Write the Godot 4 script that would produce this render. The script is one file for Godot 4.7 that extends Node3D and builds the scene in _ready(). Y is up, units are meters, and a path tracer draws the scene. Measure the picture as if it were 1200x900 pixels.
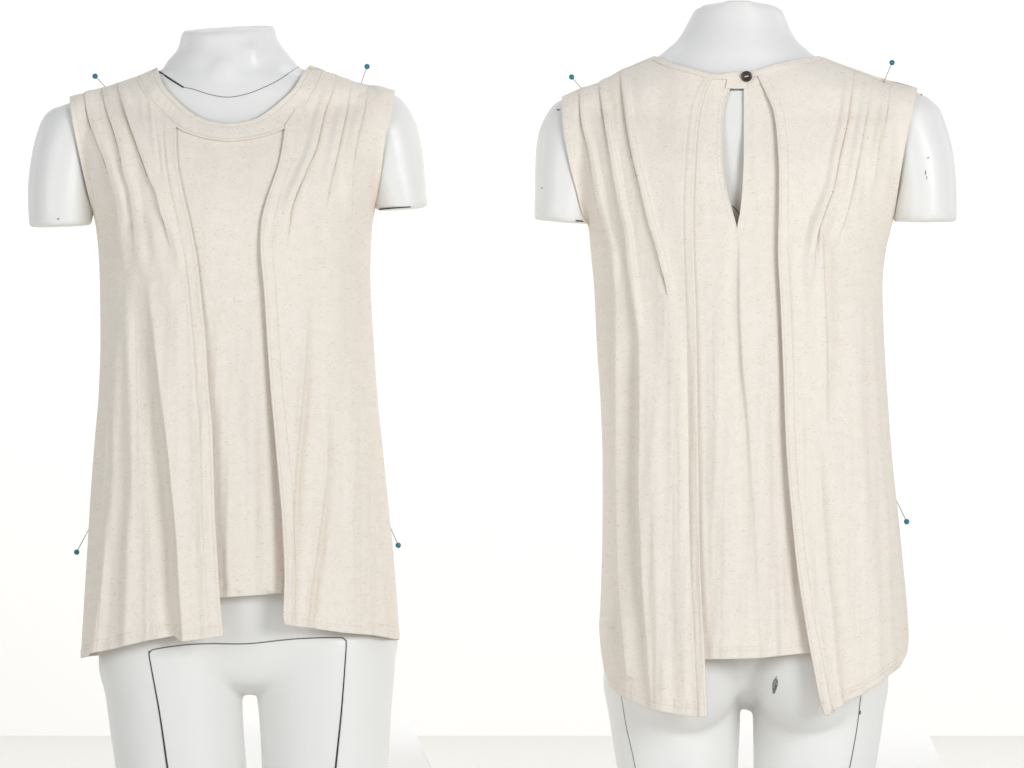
extends Node3D
# Two white dress mannequins in a white studio, one seen from the front and one from the back, each in the same cream jersey top.
# Shapes are drafted in millimetres on a pattern sheet (x to the right, y downwards, z towards the front), one sheet per mannequin.

const CAM_DIST := 7.0
const EYE := 0.589          # camera height above the floor
const MM := 0.001

# ---------------------------------------------------------------- small maths
class Spline:
	static func tab(pts: Array, col: int, n := 1000) -> PackedFloat32Array:
		# monotone cubic through (pts[i][0], pts[i][col]), listed for every whole millimetre
		var m := pts.size()
		var d := PackedFloat32Array(); var t := PackedFloat32Array()
		for i in m - 1:
			d.append((float(pts[i + 1][col]) - float(pts[i][col])) / maxf(float(pts[i + 1][0]) - float(pts[i][0]), 0.001))
		for i in m:
			if i == 0: t.append(d[0] if m > 1 else 0.0)
			elif i == m - 1: t.append(d[m - 2])
			elif d[i - 1] * d[i] <= 0.0: t.append(0.0)
			else: t.append(2.0 * d[i - 1] * d[i] / (d[i - 1] + d[i]))
		var out := PackedFloat32Array(); out.resize(n)
		var k := 0
		for y in n:
			if y <= float(pts[0][0]): out[y] = pts[0][col]; continue
			if y >= float(pts[m - 1][0]): out[y] = pts[m - 1][col]; continue
			while y > float(pts[k + 1][0]): k += 1
			var h := float(pts[k + 1][0]) - float(pts[k][0])
			var s := (y - float(pts[k][0])) / h
			var s2 := s * s; var s3 := s2 * s
			out[y] = (2 * s3 - 3 * s2 + 1) * float(pts[k][col]) + (s3 - 2 * s2 + s) * h * t[k] + (3 * s2 - 2 * s3) * float(pts[k + 1][col]) + (s3 - s2) * h * t[k + 1]
		return out

static func tab(pts: Array, col: int, n := 1000) -> PackedFloat32Array:
	return Spline.tab(pts, col, n)

static func at(a: PackedFloat32Array, y: float) -> float:
	var i := clampi(int(y), 0, a.size() - 2)
	return lerpf(a[i], a[i + 1], clampf(y - i, 0.0, 1.0))

static func swap(pts: Array) -> Array:       # (x, y, ...) lists become (y, x, ...)
	var o := []
	for p in pts:
		var q: Array = [p[1], p[0]]
		for k in range(2, p.size()): q.append(p[k])
		o.append(q)
	return o

static func smax(a: float, b: float, k: float) -> float:
	var h := maxf(k - absf(a - b), 0.0) / k
	return maxf(a, b) + h * h * k * 0.25

# ---------------------------------------------------------------- the mannequin's body: a field of sections, meshed as surface nets
class Limb:
	var y0: float; var y1: float
	var cx: PackedFloat32Array; var hw: PackedFloat32Array; var zf: PackedFloat32Array; var zb: PackedFloat32Array
	func _init(rows: Array):
		y0 = rows[0][0]; y1 = rows[-1][0]
		cx = Spline.tab(rows, 1); hw = Spline.tab(rows, 2); zf = Spline.tab(rows, 3); zb = Spline.tab(rows, 4)
	func height(x: float, y: float, side: float) -> float:   # how far the limb reaches towards one side at (x, y)
		if y < y0 or y > y1: return -30.0
		var i := clampi(int(y), 0, 998); var f := y - i
		var w := lerpf(hw[i], hw[i + 1], f)
		var s := (x - lerpf(cx[i], cx[i + 1], f)) / w
		var q := 1.0 - s * s
		var z := lerpf(zf[i], zf[i + 1], f) if side > 0.0 else lerpf(zb[i], zb[i + 1], f)
		return z * sqrt(q) if q > 0.0 else maxf(-30.0, z * q)

class Body:
	const C := 4.0
	var torso: Limb; var arms: Array = []; var legs: Array = []
	var arm_cut: Array = []          # [x0, y0, x1, y1] lower end of each arm
	var lumps: Array = []            # [cx, cy, cz, rx, ry, rz, k]
	var top: Array                   # neck cut: [x0, y0, x1, y1, slope towards the back]
	var foot := 925.0
	var ox: float; var oy := 0.0; var oz := -136.0
	var nx: int; var ny := 234; var nz := 69
	var g: PackedFloat32Array
	var verts: PackedVector3Array; var norms: PackedVector3Array; var quads: PackedInt32Array
	# parameters of the current row
	var live: Array = []
	var _t: PackedFloat32Array; var _y: float

	static func ell(x: float, z: float, cx: float, hw: float, zf: float, zb: float) -> float:
		var r := zf if z > 0.0 else zb
		var a := (x - cx) / hw; var b := z / r
		var k0 := sqrt(a * a + b * b)
		var c := a / hw; var d := b / r
		var k1 := sqrt(c * c + d * d)
		return -minf(hw, r) if k1 < 1e-6 else k0 * (k0 - 1.0) / k1

	static func smin(a: float, b: float, k: float) -> float:
		var h := maxf(k - absf(a - b), 0.0) / k
		return minf(a, b) - h * h * k * 0.25

	func row(y: float):
		_y = y; live.clear()
		var i := clampi(int(y), 0, 998); var f := y - i
		var all := [torso]; all.append_array(arms); all.append_array(legs)
		for n in all.size():
			var l: Limb = all[n]
			if y < l.y0 or y > l.y1: continue
			live.append([n, lerpf(l.cx[i], l.cx[i + 1], f), lerpf(l.hw[i], l.hw[i + 1], f), lerpf(l.zf[i], l.zf[i + 1], f), lerpf(l.zb[i], l.zb[i + 1], f)])

	func dist(x: float, z: float) -> float:
		var d := 60.0
		for l in live:
			var n: int = l[0]
			var e := ell(x, z, l[1], l[2], l[3], l[4])
			if n == 0:
				var c: float = _y - (top[1] + (x - top[0]) * (top[3] - top[1]) / (top[2] - top[0]) + z * top[4])
				e = maxf(e, -c); d = e
			elif n < 3:
				var q: Array = arm_cut[n - 1]
				e = maxf(e, _y - (q[1] + (x - q[0]) * (q[3] - q[1]) / (q[2] - q[0])))
				d = smin(d, e, 20.0)
			else: d = smin(d, e, 12.0)
		for q in lumps:
			var dy: float = (_y - q[1]) / q[4]
			if absf(dy) > 1.6: continue
			var ax: float = (x - q[0]) / q[3]; var az: float = (z - q[2]) / q[5]
			var k0 := sqrt(ax * ax + dy * dy + az * az)
			if k0 > 2.2: continue
			var bx: float = ax / q[3]; var by: float = dy / q[4]; var bz: float = az / q[5]
			var k1 := sqrt(bx * bx + by * by + bz * bz)
			d = smin(d, k0 * (k0 - 1.0) / k1 if k1 > 1e-6 else -5.0, q[6])
		return maxf(d, _y - foot)

	func fill():
		g = PackedFloat32Array(); g.resize(nx * ny * nz); g.fill(50.0)
		for iy in ny:
			row(oy + iy * C)
			if live.is_empty(): continue
			var b := iy * nz * nx
			for tz in range(0, nz, 4):
				for tx in range(0, nx, 4):
					var c := dist(ox + (tx + 1.5) * C, oz + (tz + 1.5) * C)
					if c > 20.0: continue
					for iz in range(tz, mini(tz + 4, nz)):
						for ix in range(tx, mini(tx + 4, nx)):
							g[b + iz * nx + ix] = -50.0 if c < -20.0 else dist(ox + ix * C, oz + iz * C)

	func mesh():
		fill()
		var where := PackedInt32Array(); where.resize(g.size()); where.fill(-1)
		var sx := 1; var sz := nx; var sy := nx * nz
		var ea := [0, 0, 0, 1, 1, 2, 2, 3, 4, 4, 5, 6]; var eb := [1, 2, 4, 3, 5, 3, 6, 7, 5, 6, 7, 7]
		var co := PackedInt32Array(); var cp := []
		for k in 8:
			co.append((k & 1) * sx + ((k >> 1) & 1) * sy + ((k >> 2) & 1) * sz)
			cp.append(Vector3(k & 1, (k >> 1) & 1, (k >> 2) & 1))
		for iy in ny - 1:
			for iz in nz - 1:
				var b := iy * sy + iz * sz
				for ix in nx - 1:
					var v0 := g[b + ix]
					if v0 > 45.0 or v0 < -45.0: 
						if v0 == g[b + ix + 1] and v0 == g[b + ix + sy] and v0 == g[b + ix + sz] and v0 == g[b + ix + sy + sz + 1]: continue
					var inside := 0
					for k in 8:
						if g[b + ix + co[k]] < 0.0: inside += 1
					if inside == 0 or inside == 8: continue
					var sum := Vector3.ZERO; var n := 0
					for e in 12:
						var va := g[b + ix + co[ea[e]]]; var vb := g[b + ix + co[eb[e]]]
						if (va < 0.0) == (vb < 0.0): continue
						sum += (cp[ea[e]] as Vector3).lerp(cp[eb[e]], va / (va - vb)); n += 1
					where[b + ix] = verts.size()
					verts.append(Vector3(ox, oy, oz) + (Vector3(ix, iy, iz) + sum / n) * C)
		# one quad round each crossed edge
		for iy in range(1, ny - 1):
			for iz in range(1, nz - 1):
				var b := iy * sy + iz * sz
				for ix in range(1, nx - 1):
					var i := b + ix
					var v := g[i]
					if (v > 45.0 or v < -45.0) and where[i] < 0: continue
					for axis in 3:
						var s: int = [sx, sy, sz][axis]
						var w := g[i + s]
						if (v < 0.0) == (w < 0.0): continue
						var p: int = [sy, sz, sx][axis]; var q: int = [sz, sx, sy][axis]
						var a := where[i - p - q]; var c1 := where[i - q]; var c2 := where[i]; var c3 := where[i - p]
						if a < 0 or c1 < 0 or c2 < 0 or c3 < 0: continue
						if v < 0.0: quads.append_array([a, c1, c2, c3])
						else: quads.append_array([a, c3, c2, c1])
		# relax a little, then normals from the faces, smoothed
		for pass_ in 2:
			var acc := PackedVector3Array(); acc.resize(verts.size()); var cnt := PackedInt32Array(); cnt.resize(verts.size())
			for q in range(0, quads.size(), 4):
				for k in 4:
					var u := quads[q + k]; var w2 := quads[q + (k + 1) % 4]
					acc[u] += verts[w2]; cnt[u] += 1
					acc[w2] += verts[u]; cnt[w2] += 1
			for k in verts.size():
				if cnt[k] > 0: verts[k] = verts[k].lerp(acc[k] / cnt[k], 0.35)
		norms.resize(verts.size())
		for q in range(0, quads.size(), 4):
			var n := (verts[quads[q + 2]] - verts[quads[q]]).cross(verts[quads[q + 3]] - verts[quads[q + 1]])
			for k in 4: norms[quads[q + k]] += n
		for pass_ in 2:
			var acc := norms.duplicate()
			for q in range(0, quads.size(), 4):
				var s := (norms[quads[q]] + norms[quads[q + 1]] + norms[quads[q + 2]] + norms[quads[q + 3]]) * 0.35
				for k in 4: acc[quads[q + k]] += s
			for k in acc.size(): acc[k] = acc[k].normalized() if pass_ == 1 else acc[k]
			norms = acc

	func front_z(x: float, y: float) -> float:     # where the surface stands, seen from the front
		var fx := (x - ox) / C; var fy := (y - oy) / C
		var ix := clampi(int(fx), 0, nx - 2); var iy := clampi(int(fy), 0, ny - 2)
		var s := 0.0; var ws := 0.0
		for k in 4:
			var jx := ix + (k & 1); var jy := iy + (k >> 1)
			var w := (fx - ix if k & 1 else 1.0 - fx + ix) * (fy - iy if k >> 1 else 1.0 - fy + iy)
			var b := jy * nz * nx + jx
			for iz in range(nz - 2, 0, -1):
				var v := g[b + iz * nx]
				if v < 0.0:
					var u := g[b + (iz + 1) * nx]
					s += w * (oz + (iz + v / (v - minf(u, 40.0))) * C); ws += w
					break
		return s / ws if ws > 0.0 else 0.0

# ---------------------------------------------------------------- cloth
class Pleat:
	var x: PackedFloat32Array; var h: PackedFloat32Array; var w: float; var dir: int; var groove := 0.2
class Fold:
	var x: PackedFloat32Array; var a: PackedFloat32Array; var w: float; var kind: int; var y0: float; var y1: float; var s := 2.5

class Sheet:
	# one layer of cloth hung on a body: where it lies, its pleats, folds, stitched bands and edges
	var left: PackedFloat32Array; var right: PackedFloat32Array; var depth: PackedFloat32Array
	var body: Body
	var side := 1.0
	var clear := 3.0
	var layer: PackedFloat32Array
	var pleats: Array = []; var folds: Array = []
	var edge: PackedFloat32Array; var edge_dir := 0; var lift: PackedFloat32Array; var lift_w := 26.0; var seam := 13.0
	var hem: PackedFloat32Array                 # by x
	var hem_seam := 13.0
	var noise: FastNoiseLite
	var pucker := 0.25
	var seam_end := 1000.0                      # where the side seam ends in a vent

	func at_(a: PackedFloat32Array, y: float) -> float:
		var i := clampi(int(y), 0, 998)
		return a[i] + (a[i + 1] - a[i]) * clampf(y - i, 0.0, 1.0)

	func smax_(a: float, b: float, k: float) -> float:
		var h := maxf(k - absf(a - b), 0.0) / k
		return maxf(a, b) + h * h * k * 0.25

	func base(x: float, y: float) -> float:
		var l := at_(left, y); var r := at_(right, y)
		var s := clampf((x - (l + r) * 0.5) / ((r - l) * 0.5), -1.0, 1.0)
		var z := at_(depth, y) * sqrt(1.0 - pow(absf(s), 2.5))
		if y < 330.0:
			var t := body.torso.height(x, y + clear, side)
			for a in body.arms: t = smax_(t, (a as Limb).height(x, y + clear, side), 22.0)
			z = smax_(z, minf(t + clear, t * 2.0 + 2.0), 10.0)
		return maxf(z, 0.0)

	func push(x: float, y: float) -> float:       # how far the cloth stands off its plain form
		var d := at_(layer, y)
		for p: Pleat in pleats:
			var i := clampi(int(y), 0, 998)
			var h := p.h[i]
			if h <= 0.01: continue
			var t := (x - at_(p.x, y)) * -p.dir
			if t > 0.0 and t < p.w:
				var u := clampf((t / p.w - 0.4) / 0.6, 0.0, 1.0)
				d += h * (1.0 - u * u * (3.0 - 2.0 * u))
			elif t > -7.0: d -= h * p.groove * exp(-pow((t + 0.5) / 1.5, 2.0))
		for f: Fold in folds:
			if y < f.y0 or y > f.y1: continue
			var a := at_(f.a, y)
			var t := x - at_(f.x, y)
			if absf(t) > f.w * 4.0: continue
			if f.kind == 0: d += a * exp(-t * t / (f.w * f.w))
			else:
				t *= f.kind
				var u := clampf((t + f.s) / (2.0 * f.s), 0.0, 1.0)
				d += a * (u * u * (3.0 - 2.0 * u) * exp(-maxf(t - f.s, 0.0) / f.w) - 0.45 * exp(-pow((t + f.w * 0.5) / (f.w * 0.6), 2.0)))
		if edge_dir != 0:
			var t := (at_(edge, y) - x) * edge_dir
			var fl := at_(lift, y)
			if fl > 0.0: d += fl * exp(-t * t / (lift_w * lift_w))
			if seam > 0.0:
				var q := t - seam
				if q < 3.0: d += 0.55 * clampf((3.0 - q) / 5.0, 0.0, 1.0) * (1.0 + 0.5 * sin(y * 0.55 + sin(y * 0.13) * 2.0) * pucker * 2.0)
				d -= 0.75 * exp(-q * q / 2.2)
				d += 0.25 * sin(y * 0.47 + sin(y * 0.061) * 3.0) * exp(-q * q / 60.0) * pucker * 2.0
		if hem.size():
			var q := y - (at_(hem, x) - hem_seam)
			if q > -8.0:
				if q > -2.0: d += 0.6 * clampf((q + 2.0) / 4.0, 0.0, 1.0)
				d -= 1.3 * (exp(-q * q / 2.2) + 0.8 * exp(-(q - 4.5) * (q - 4.5) / 2.0))
				d += (0.5 * sin(x * 0.62 + sin(x * 0.11) * 2.5) + 0.2 * sin(x * 1.3 + y * 0.2)) * exp(-pow((q - 2.0) / 9.0, 2.0)) * pucker * 3.0
		d += noise.get_noise_2d(x * 5.5 + 90.0, y * 0.3 + x * 0.2) * clampf((y - 200.0) / 300.0, 0.15, 1.0) * 1.25
		d += noise.get_noise_2d(x * 2.2, y * 0.45) * 1.5 + noise.get_noise_2d(x * 9.0 + 500.0, y * 6.0) * 0.22
		return d

	func point(x: float, y: float, extra := 0.0, known := 1e9) -> Vector3:
		var z := base(x, y)
		var l := at_(left, y); var r := at_(right, y)
		var hw := (r - l) * 0.5
		var n := Vector2((x - (l + r) * 0.5) / (hw * hw), z / pow(maxf(at_(depth, y), 40.0), 2.0))
		n = n.normalized() if n.length() > 1e-9 else Vector2(0, 1)
		var d := push(x, y) if known > 1e8 else known
		d *= smoothstep(1.0, 0.9, absf(x - (l + r) * 0.5) / hw)      # the layers meet at the side seams and along the shoulder
		if y < 200.0: d *= clampf(z / 12.0, 0.12, 1.0)
		d += extra
		if y < 240.0:                              # over the shoulders the cloth lies on top instead of at the side
			var v := Vector3(n.x * clampf((y - 130.0) / 110.0, 0.0, 1.0), -clampf(1.0 - z / 38.0, 0.0, 1.0) * clampf((180.0 - y) / 50.0, 0.0, 1.0), maxf(n.y, 0.25)).normalized()
			return Vector3(x + v.x * (d - minf(maxf(d, 0.0), at_(layer, y))), y + v.y * d, side * (z + v.z * d))
		return Vector3(x + n.x * (d - minf(d, at_(layer, y))), y, side * (z + n.y * d))

# ---------------------------------------------------------------- scene assembly
var centre := 300.0          # x of the sheet's middle
var place := Transform3D()   # where the sheet stands in the studio
var M := {}
var rng := RandomNumberGenerator.new()
var grain: FastNoiseLite

func w(p: Vector3, o := Vector3.ZERO) -> Vector3:      # sheet millimetres -> metres, from a node that stands at o (also sheet millimetres)
	return Vector3((p.x - o.x) * MM, (o.y - p.y) * MM, (p.z - o.z) * MM)

func thing(called: String, label: String, category: String, base: Vector3, group := "") -> Node3D:
	var o := Node3D.new(); o.name = called; add_child(o, true)
	o.transform = place * Transform3D(Basis(), Vector3((base.x - centre) * MM, (450.0 - base.y) * MM, base.z * MM))
	o.set_meta("label", label); o.set_meta("category", category)
	if group: o.set_meta("group", group)
	return o

func part(called: String, mesh: Mesh, mat: Material, parent: Node, label := "") -> MeshInstance3D:
	var o := MeshInstance3D.new(); o.name = called; o.mesh = mesh; o.material_override = mat
	if label: o.set_meta("label", label)
	parent.add_child(o, true)
	return o

func mesh_of(v: PackedVector3Array, n: PackedVector3Array, uv: PackedVector2Array, idx: PackedInt32Array) -> ArrayMesh:
	var a := []; a.resize(Mesh.ARRAY_MAX)
	a[Mesh.ARRAY_VERTEX] = v; a[Mesh.ARRAY_NORMAL] = n
	if uv.size(): a[Mesh.ARRAY_TEX_UV] = uv
	a[Mesh.ARRAY_INDEX] = idx
	var m := ArrayMesh.new(); m.add_surface_from_arrays(Mesh.PRIMITIVE_TRIANGLES, a)
	return m

# a grid of points (rows of equal length) as a smooth sheet; flip turns its face
func grid_mesh(rows: Array, o: Vector3, flip: bool, uv_at := Vector2.ZERO, slit_col := -1, slit_y := 0.0) -> ArrayMesh:
	var nr := rows.size(); var nc: int = rows[0].size()
	var v := PackedVector3Array(); var n := PackedVector3Array(); var uv := PackedVector2Array(); var idx := PackedInt32Array()
	var src := PackedVector3Array()
	for r: PackedVector3Array in rows: src.append_array(r)
	v.resize(nr * nc); n.resize(nr * nc); uv.resize(nr * nc)
	for k in src.size():
		v[k] = w(src[k], o); uv[k] = Vector2(src[k].x, src[k].y) / 600.0 + uv_at
	for r in nr:
		for c in nc:
			var k := r * nc + c
			var du := v[r * nc + mini(c + 1, nc - 1)] - v[r * nc + maxi(c - 1, 0)]
			var dv := v[mini(r + 1, nr - 1) * nc + c] - v[maxi(r - 1, 0) * nc + c]
			var m := dv.cross(du)
			n[k] = (m if not flip else -m).normalized() if m.length() > 1e-12 else Vector3(0, 0, 1)
			if r and c and not (c == slit_col and src[k].y < slit_y):
				var a := k - nc - 1; var b := k - nc; var d := k - 1
				if flip: idx.append_array([a, d, b, b, d, k])
				else: idx.append_array([a, b, d, b, k, d])
	return mesh_of(v, n, uv, idx)

# guides: polylines from the top of a panel to its hem; columns are spread between neighbours
func panel(sp: Sheet, guides: Array, counts: Array, o: Vector3, step := 2.2, rims := [0, 0], hem_rim := true, uv_at := Vector2.ZERO, top_dense := true, slit_at := -1, slit_y := 0.0) -> ArrayMesh:
	var xs := []; var y0 := []; var y1 := []
	for gd in guides:
		xs.append(tab(swap(gd), 1)); y0.append(float(gd[0][1])); y1.append(float(gd[-1][1]))
		var k := y1.size() - 1                     # hems were measured on the cloth where it hangs in front of the body's middle
		var outer: bool = sp.edge_dir != 0 and ((k == 0 and not rims[0]) or (k == guides.size() - 1 and not rims[1]))
		if sp.side > 0.0 and not outer and y1[k] > 600.0: y1[k] = 450.0 + (y1[k] - 450.0) * 0.985
	if hem_rim:
		var hp := []
		for k in guides.size(): hp.append([float(guides[k][-1][0]), y1[k]])
		sp.hem = tab(hp, 1, 1200)
	var tall: float = 0.0
	for k in guides.size(): tall = maxf(tall, y1[k] - y0[k])
	var vs := PackedFloat32Array()
	if top_dense:
		for k in 14: vs.append(pow(k / 14.0, 1.7) * 24.0 / tall)
	var nv := int((tall - 24.0) / step)
	for k in nv + 1: vs.append(lerpf(24.0 / tall if top_dense else 0.0, 1.0, float(k) / nv))
	var rows := []
	var rim_l: int = rims[0]; var rim_r: int = rims[1]
	for v in vs:
		var pr := PackedVector3Array()
		var ng := guides.size()
		for gi in ng:
			var ya := lerpf(y0[gi], y1[gi], v); var xa := side_x(sp, gi, ng, rims, ya, at(xs[gi], ya))
			var pl: Pleat = null
			for p: Pleat in sp.pleats:
				if p.x == xs[gi]: pl = p
			if pl:
				var hm := pl.h[clampi(int(ya), 0, 998)]
				var f := clampf(hm / 2.5, 0.0, 1.0)
				var slit := pow(clampf(hm / 4.2, 0.0, 1.0), 1.6) * (0.5 if pl.dir < 0 else 0.45)
				var mid := (at(sp.left, ya) + at(sp.right, ya)) * 0.5; var half := (at(sp.right, ya) - at(sp.left, ya)) * 0.5
				var nx := Vector2((xa - mid) / (half * half), 0.55 / maxf(at(sp.depth, ya), 40.0)).normalized().x
				var lean := maxf(nx * pl.dir, 0.0) * clampf((ya - 130.0) / 110.0, 0.0, 1.0) * slit * 3.6     # the pressed edge hangs over, the slit stays open beside it
				var low := sp.push(xa + 0.05 * pl.dir, ya)
				var offs := [[-0.6, -0.95, 0.0, 0.0], [-0.2, 0.1, 0.0, -3.6], [0.2, 0.45, 0.0, -3.4], [0.6, 0.15, 0.97, 0.0]]   # a narrow slit under the pressed edge
				var order := range(4) if pl.dir < 0 else range(3, -1, -1)
				for q in order:
					var of: Array = offs[q]
					var dx := lerpf(of[0], of[1], f) * -pl.dir
					if q < 3: dx += lean * pl.dir
					pr.append(sp.point(xa + dx, ya, 0.0, low + hm * float(of[2]) + slit * float(of[3])))
			else:
				if gi == 0 and rim_l:
					pr.append(sp.point(xa + 5.0, ya, -2.0)); pr.append(sp.point(xa + 0.7, ya, -1.9)); pr.append(sp.point(xa - 0.5, ya, -1.0))
				pr.append(sp.point(xa, ya))
				if gi == ng - 1 and rim_r:
					pr.append(sp.point(xa + 0.5, ya, -1.0)); pr.append(sp.point(xa - 0.7, ya, -1.9)); pr.append(sp.point(xa - 5.0, ya, -2.0))
			if gi < ng - 1:
				var yb := lerpf(y0[gi + 1], y1[gi + 1], v); var xb := side_x(sp, gi + 1, ng, rims, yb, at(xs[gi + 1], yb))
				var c: int = counts[gi]
				for k in range(1, c):
					var t := float(k) / c
					if gi == 0 and not rim_l and c > 12: t = 1.0 - cos(t * PI * 0.5) * (1.0 - 0.0) if false else t * t * (2.0 - t) * 0.6 + t * 0.4
					if gi == ng - 2 and not rim_r and c > 12:
						var u := 1.0 - t
						t = 1.0 - (u * u * (2.0 - u) * 0.6 + u * 0.4)
					pr.append(sp.point(lerpf(xa, xb, t), lerpf(ya, yb, t)))
		rows.append(pr)
	if top_dense and rows.size():
		var first: PackedVector3Array = rows[0]
		for k in first.size():
			if absf(first[k].z) < 30.0 and first[k].y < 130.0: first[k].z = 0.0       # front and back are sewn together along the shoulder
		rows[0] = first
	if hem_rim:
		var last: PackedVector3Array = rows[-1]
		for st in [[0.7, -0.9], [-0.4, -2.0], [-9.0, -2.3]]:
			var pr := PackedVector3Array()
			for p in last: pr.append(Vector3(p.x, p.y + st[0], p.z + st[1] * sp.side))
			rows.append(pr)
	var sc := -1
	if slit_at >= 0:
		sc = 1
		for k in slit_at: sc += counts[k]
	return grid_mesh(rows, o, sp.side < 0.0, uv_at, sc, slit_y)

func side_x(sp: Sheet, k: int, n: int, rims: Array, y: float, x: float) -> float:   # below the armhole the outer guides run along the side seam
	if sp.side > 0.0 and sp.edge_dir == 0: return x
	var t := smoothstep(244.0, 268.0, y) * smoothstep(sp.seam_end + 25.0, sp.seam_end, y)
	if k == 0 and not rims[0]: return lerpf(x, at(sp.left, y), t)
	if k == n - 1 and not rims[1]: return lerpf(x, at(sp.right, y), t)
	return x

func pleat(pts: Array, h: float, full: float, gone: float, width: float, dir: int) -> Pleat:
	var p := Pleat.new(); p.x = tab(swap(pts), 1); p.w = width; p.dir = dir; p.groove = 0.1 if dir < 0 else 0.2
	var y0: float = pts[0][1]
	p.h = tab([[y0, h * 0.3], [y0 + 14.0, h * 0.45], [y0 + 48.0, h], [full, h], [(full + gone) * 0.5, h * 0.6], [gone, 0], [gone + 5, 0]], 1)
	return p

func fold(pts: Array, width: float, kind := 0, sharp := 2.5) -> Fold:   # pts: (x, y, height); kind -1 faces right, 1 faces left, 0 is a plain ridge
	var f := Fold.new(); var q := swap(pts)
	f.x = tab(q, 1); f.a = tab(q, 2); f.w = width
	for k in f.a.size(): f.a[k] *= 1.35
	f.kind = kind; f.y0 = q[0][0]; f.y1 = q[-1][0]; f.s = sharp
	return f

# short stitches that follow a line on the cloth
func stitches(sp: Sheet, line: Array, o: Vector3, every := 3.4, length := 2.3, thick := 0.42) -> ArrayMesh:
	var v := PackedVector3Array(); var n := PackedVector3Array(); var idx := PackedInt32Array()
	var pts := PackedVector2Array(); var run := 0.0; var next := 0.0
	for k in line.size() - 1:
		var a := Vector2(line[k][0], line[k][1]); var b := Vector2(line[k + 1][0], line[k + 1][1])
		var l := a.distance_to(b)
		while next < run + l:
			pts.append(a.lerp(b, (next - run) / l)); pts.append((b - a) / l)
			next += every * rng.randf_range(0.93, 1.07)
		run += l
	for k in range(0, pts.size(), 2):
		var p := pts[k]; var t := pts[k + 1].rotated(rng.randf_range(-0.1, 0.1)); var s := Vector2(-t.y, t.x)
		var b := v.size()
		for e in 3:
			for q in 4:
				var along: float = (e - 1) * length * 0.5
				var c := p + t * along
				var ang := TAU * q / 4.0
				var rad := thick * (1.0 if e == 1 else 0.55)
				var cc := c + s * cos(ang) * rad
				var out := 0.15 + sin(ang) * rad + (0.15 if e == 1 else -0.2)
				v.append(w(sp.point(cc.x, cc.y, out), o))
				n.append(Vector3(s.x * cos(ang), -s.y * cos(ang), sin(ang) * sp.side).normalized())
		for e in 2:
			for q in 4:
				var i0 := b + e * 4 + q; var i1 := b + e * 4 + (q + 1) % 4
				idx.append_array([i0, i1, i0 + 4, i1, i1 + 4, i0 + 4])
	return mesh_of(v, n, PackedVector2Array(), idx)

func smooth_line(pts: Array, gap := 4.0) -> Array:
	var c := Curve2D.new()
	for k in pts.size():
		var p := Vector2(pts[k][0], pts[k][1])
		var a := Vector2(pts[maxi(k - 1, 0)][0], pts[maxi(k - 1, 0)][1]); var b := Vector2(pts[mini(k + 1, pts.size() - 1)][0], pts[mini(k + 1, pts.size() - 1)][1])
		var t := (b - a).normalized()
		c.add_point(p, -t * p.distance_to(a) * 0.33, t * p.distance_to(b) * 0.33)
	c.bake_interval = gap
	var out := []
	for p in c.get_baked_points(): out.append([p.x, p.y])
	return out

func along_x(x_tab: PackedFloat32Array, y0: float, y1: float, dx: float) -> Array:   # a line beside a guide
	var out := []; var y := y0
	while y <= y1: out.append([at(x_tab, y) + dx, y]); y += 4.0
	return out

func along_hem(sp: Sheet, x0: float, x1: float, dy: float) -> Array:
	var out := []; var x := x0
	while x <= x1: out.append([x, at(sp.hem, x) + dy]); x += 4.0
	return out

# a round cord through points (sheet millimetres)
func cord(pts: PackedVector3Array, radius: Array, o: Vector3, sides := 6) -> ArrayMesh:
	var v := PackedVector3Array(); var n := PackedVector3Array(); var idx := PackedInt32Array()
	for k in pts.size():
		var t := (pts[mini(k + 1, pts.size() - 1)] - pts[maxi(k - 1, 0)]).normalized()
		var a := t.cross(Vector3(0, 0, 1) if absf(t.z) < 0.9 else Vector3(1, 0, 0)).normalized(); var b := t.cross(a)
		var r: float = lerpf(radius[0], radius[1], float(k) / maxf(pts.size() - 1, 1))
		for q in sides:
			var d := a * cos(TAU * q / sides) + b * sin(TAU * q / sides)
			v.append(w(pts[k] + d * r, o)); n.append(Vector3(d.x, -d.y, d.z))
			if k:
				var i0 := (k - 1) * sides + q; var i1 := (k - 1) * sides + (q + 1) % sides
				idx.append_array([i0, i1, i0 + sides, i1, i1 + sides, i0 + sides])
	return mesh_of(v, n, PackedVector2Array(), idx)

func joint(b: Body, pts: Array, r0: float, r1: float, o: Vector3, sink := 0.25) -> ArrayMesh:   # the dark gap where two shells of the mannequin meet
	var p := PackedVector3Array()
	for q in smooth_line(pts, 3.0): p.append(Vector3(q[0], q[1], b.front_z(q[0], q[1]) + sink))
	for k in 3:                                    # even out the depth
		var s := p.duplicate()
		for i in range(1, p.size() - 1): p[i].z = (s[i - 1].z + s[i].z * 2.0 + s[i + 1].z) * 0.25
	return cord(p, [r0, r1], o)

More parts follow.
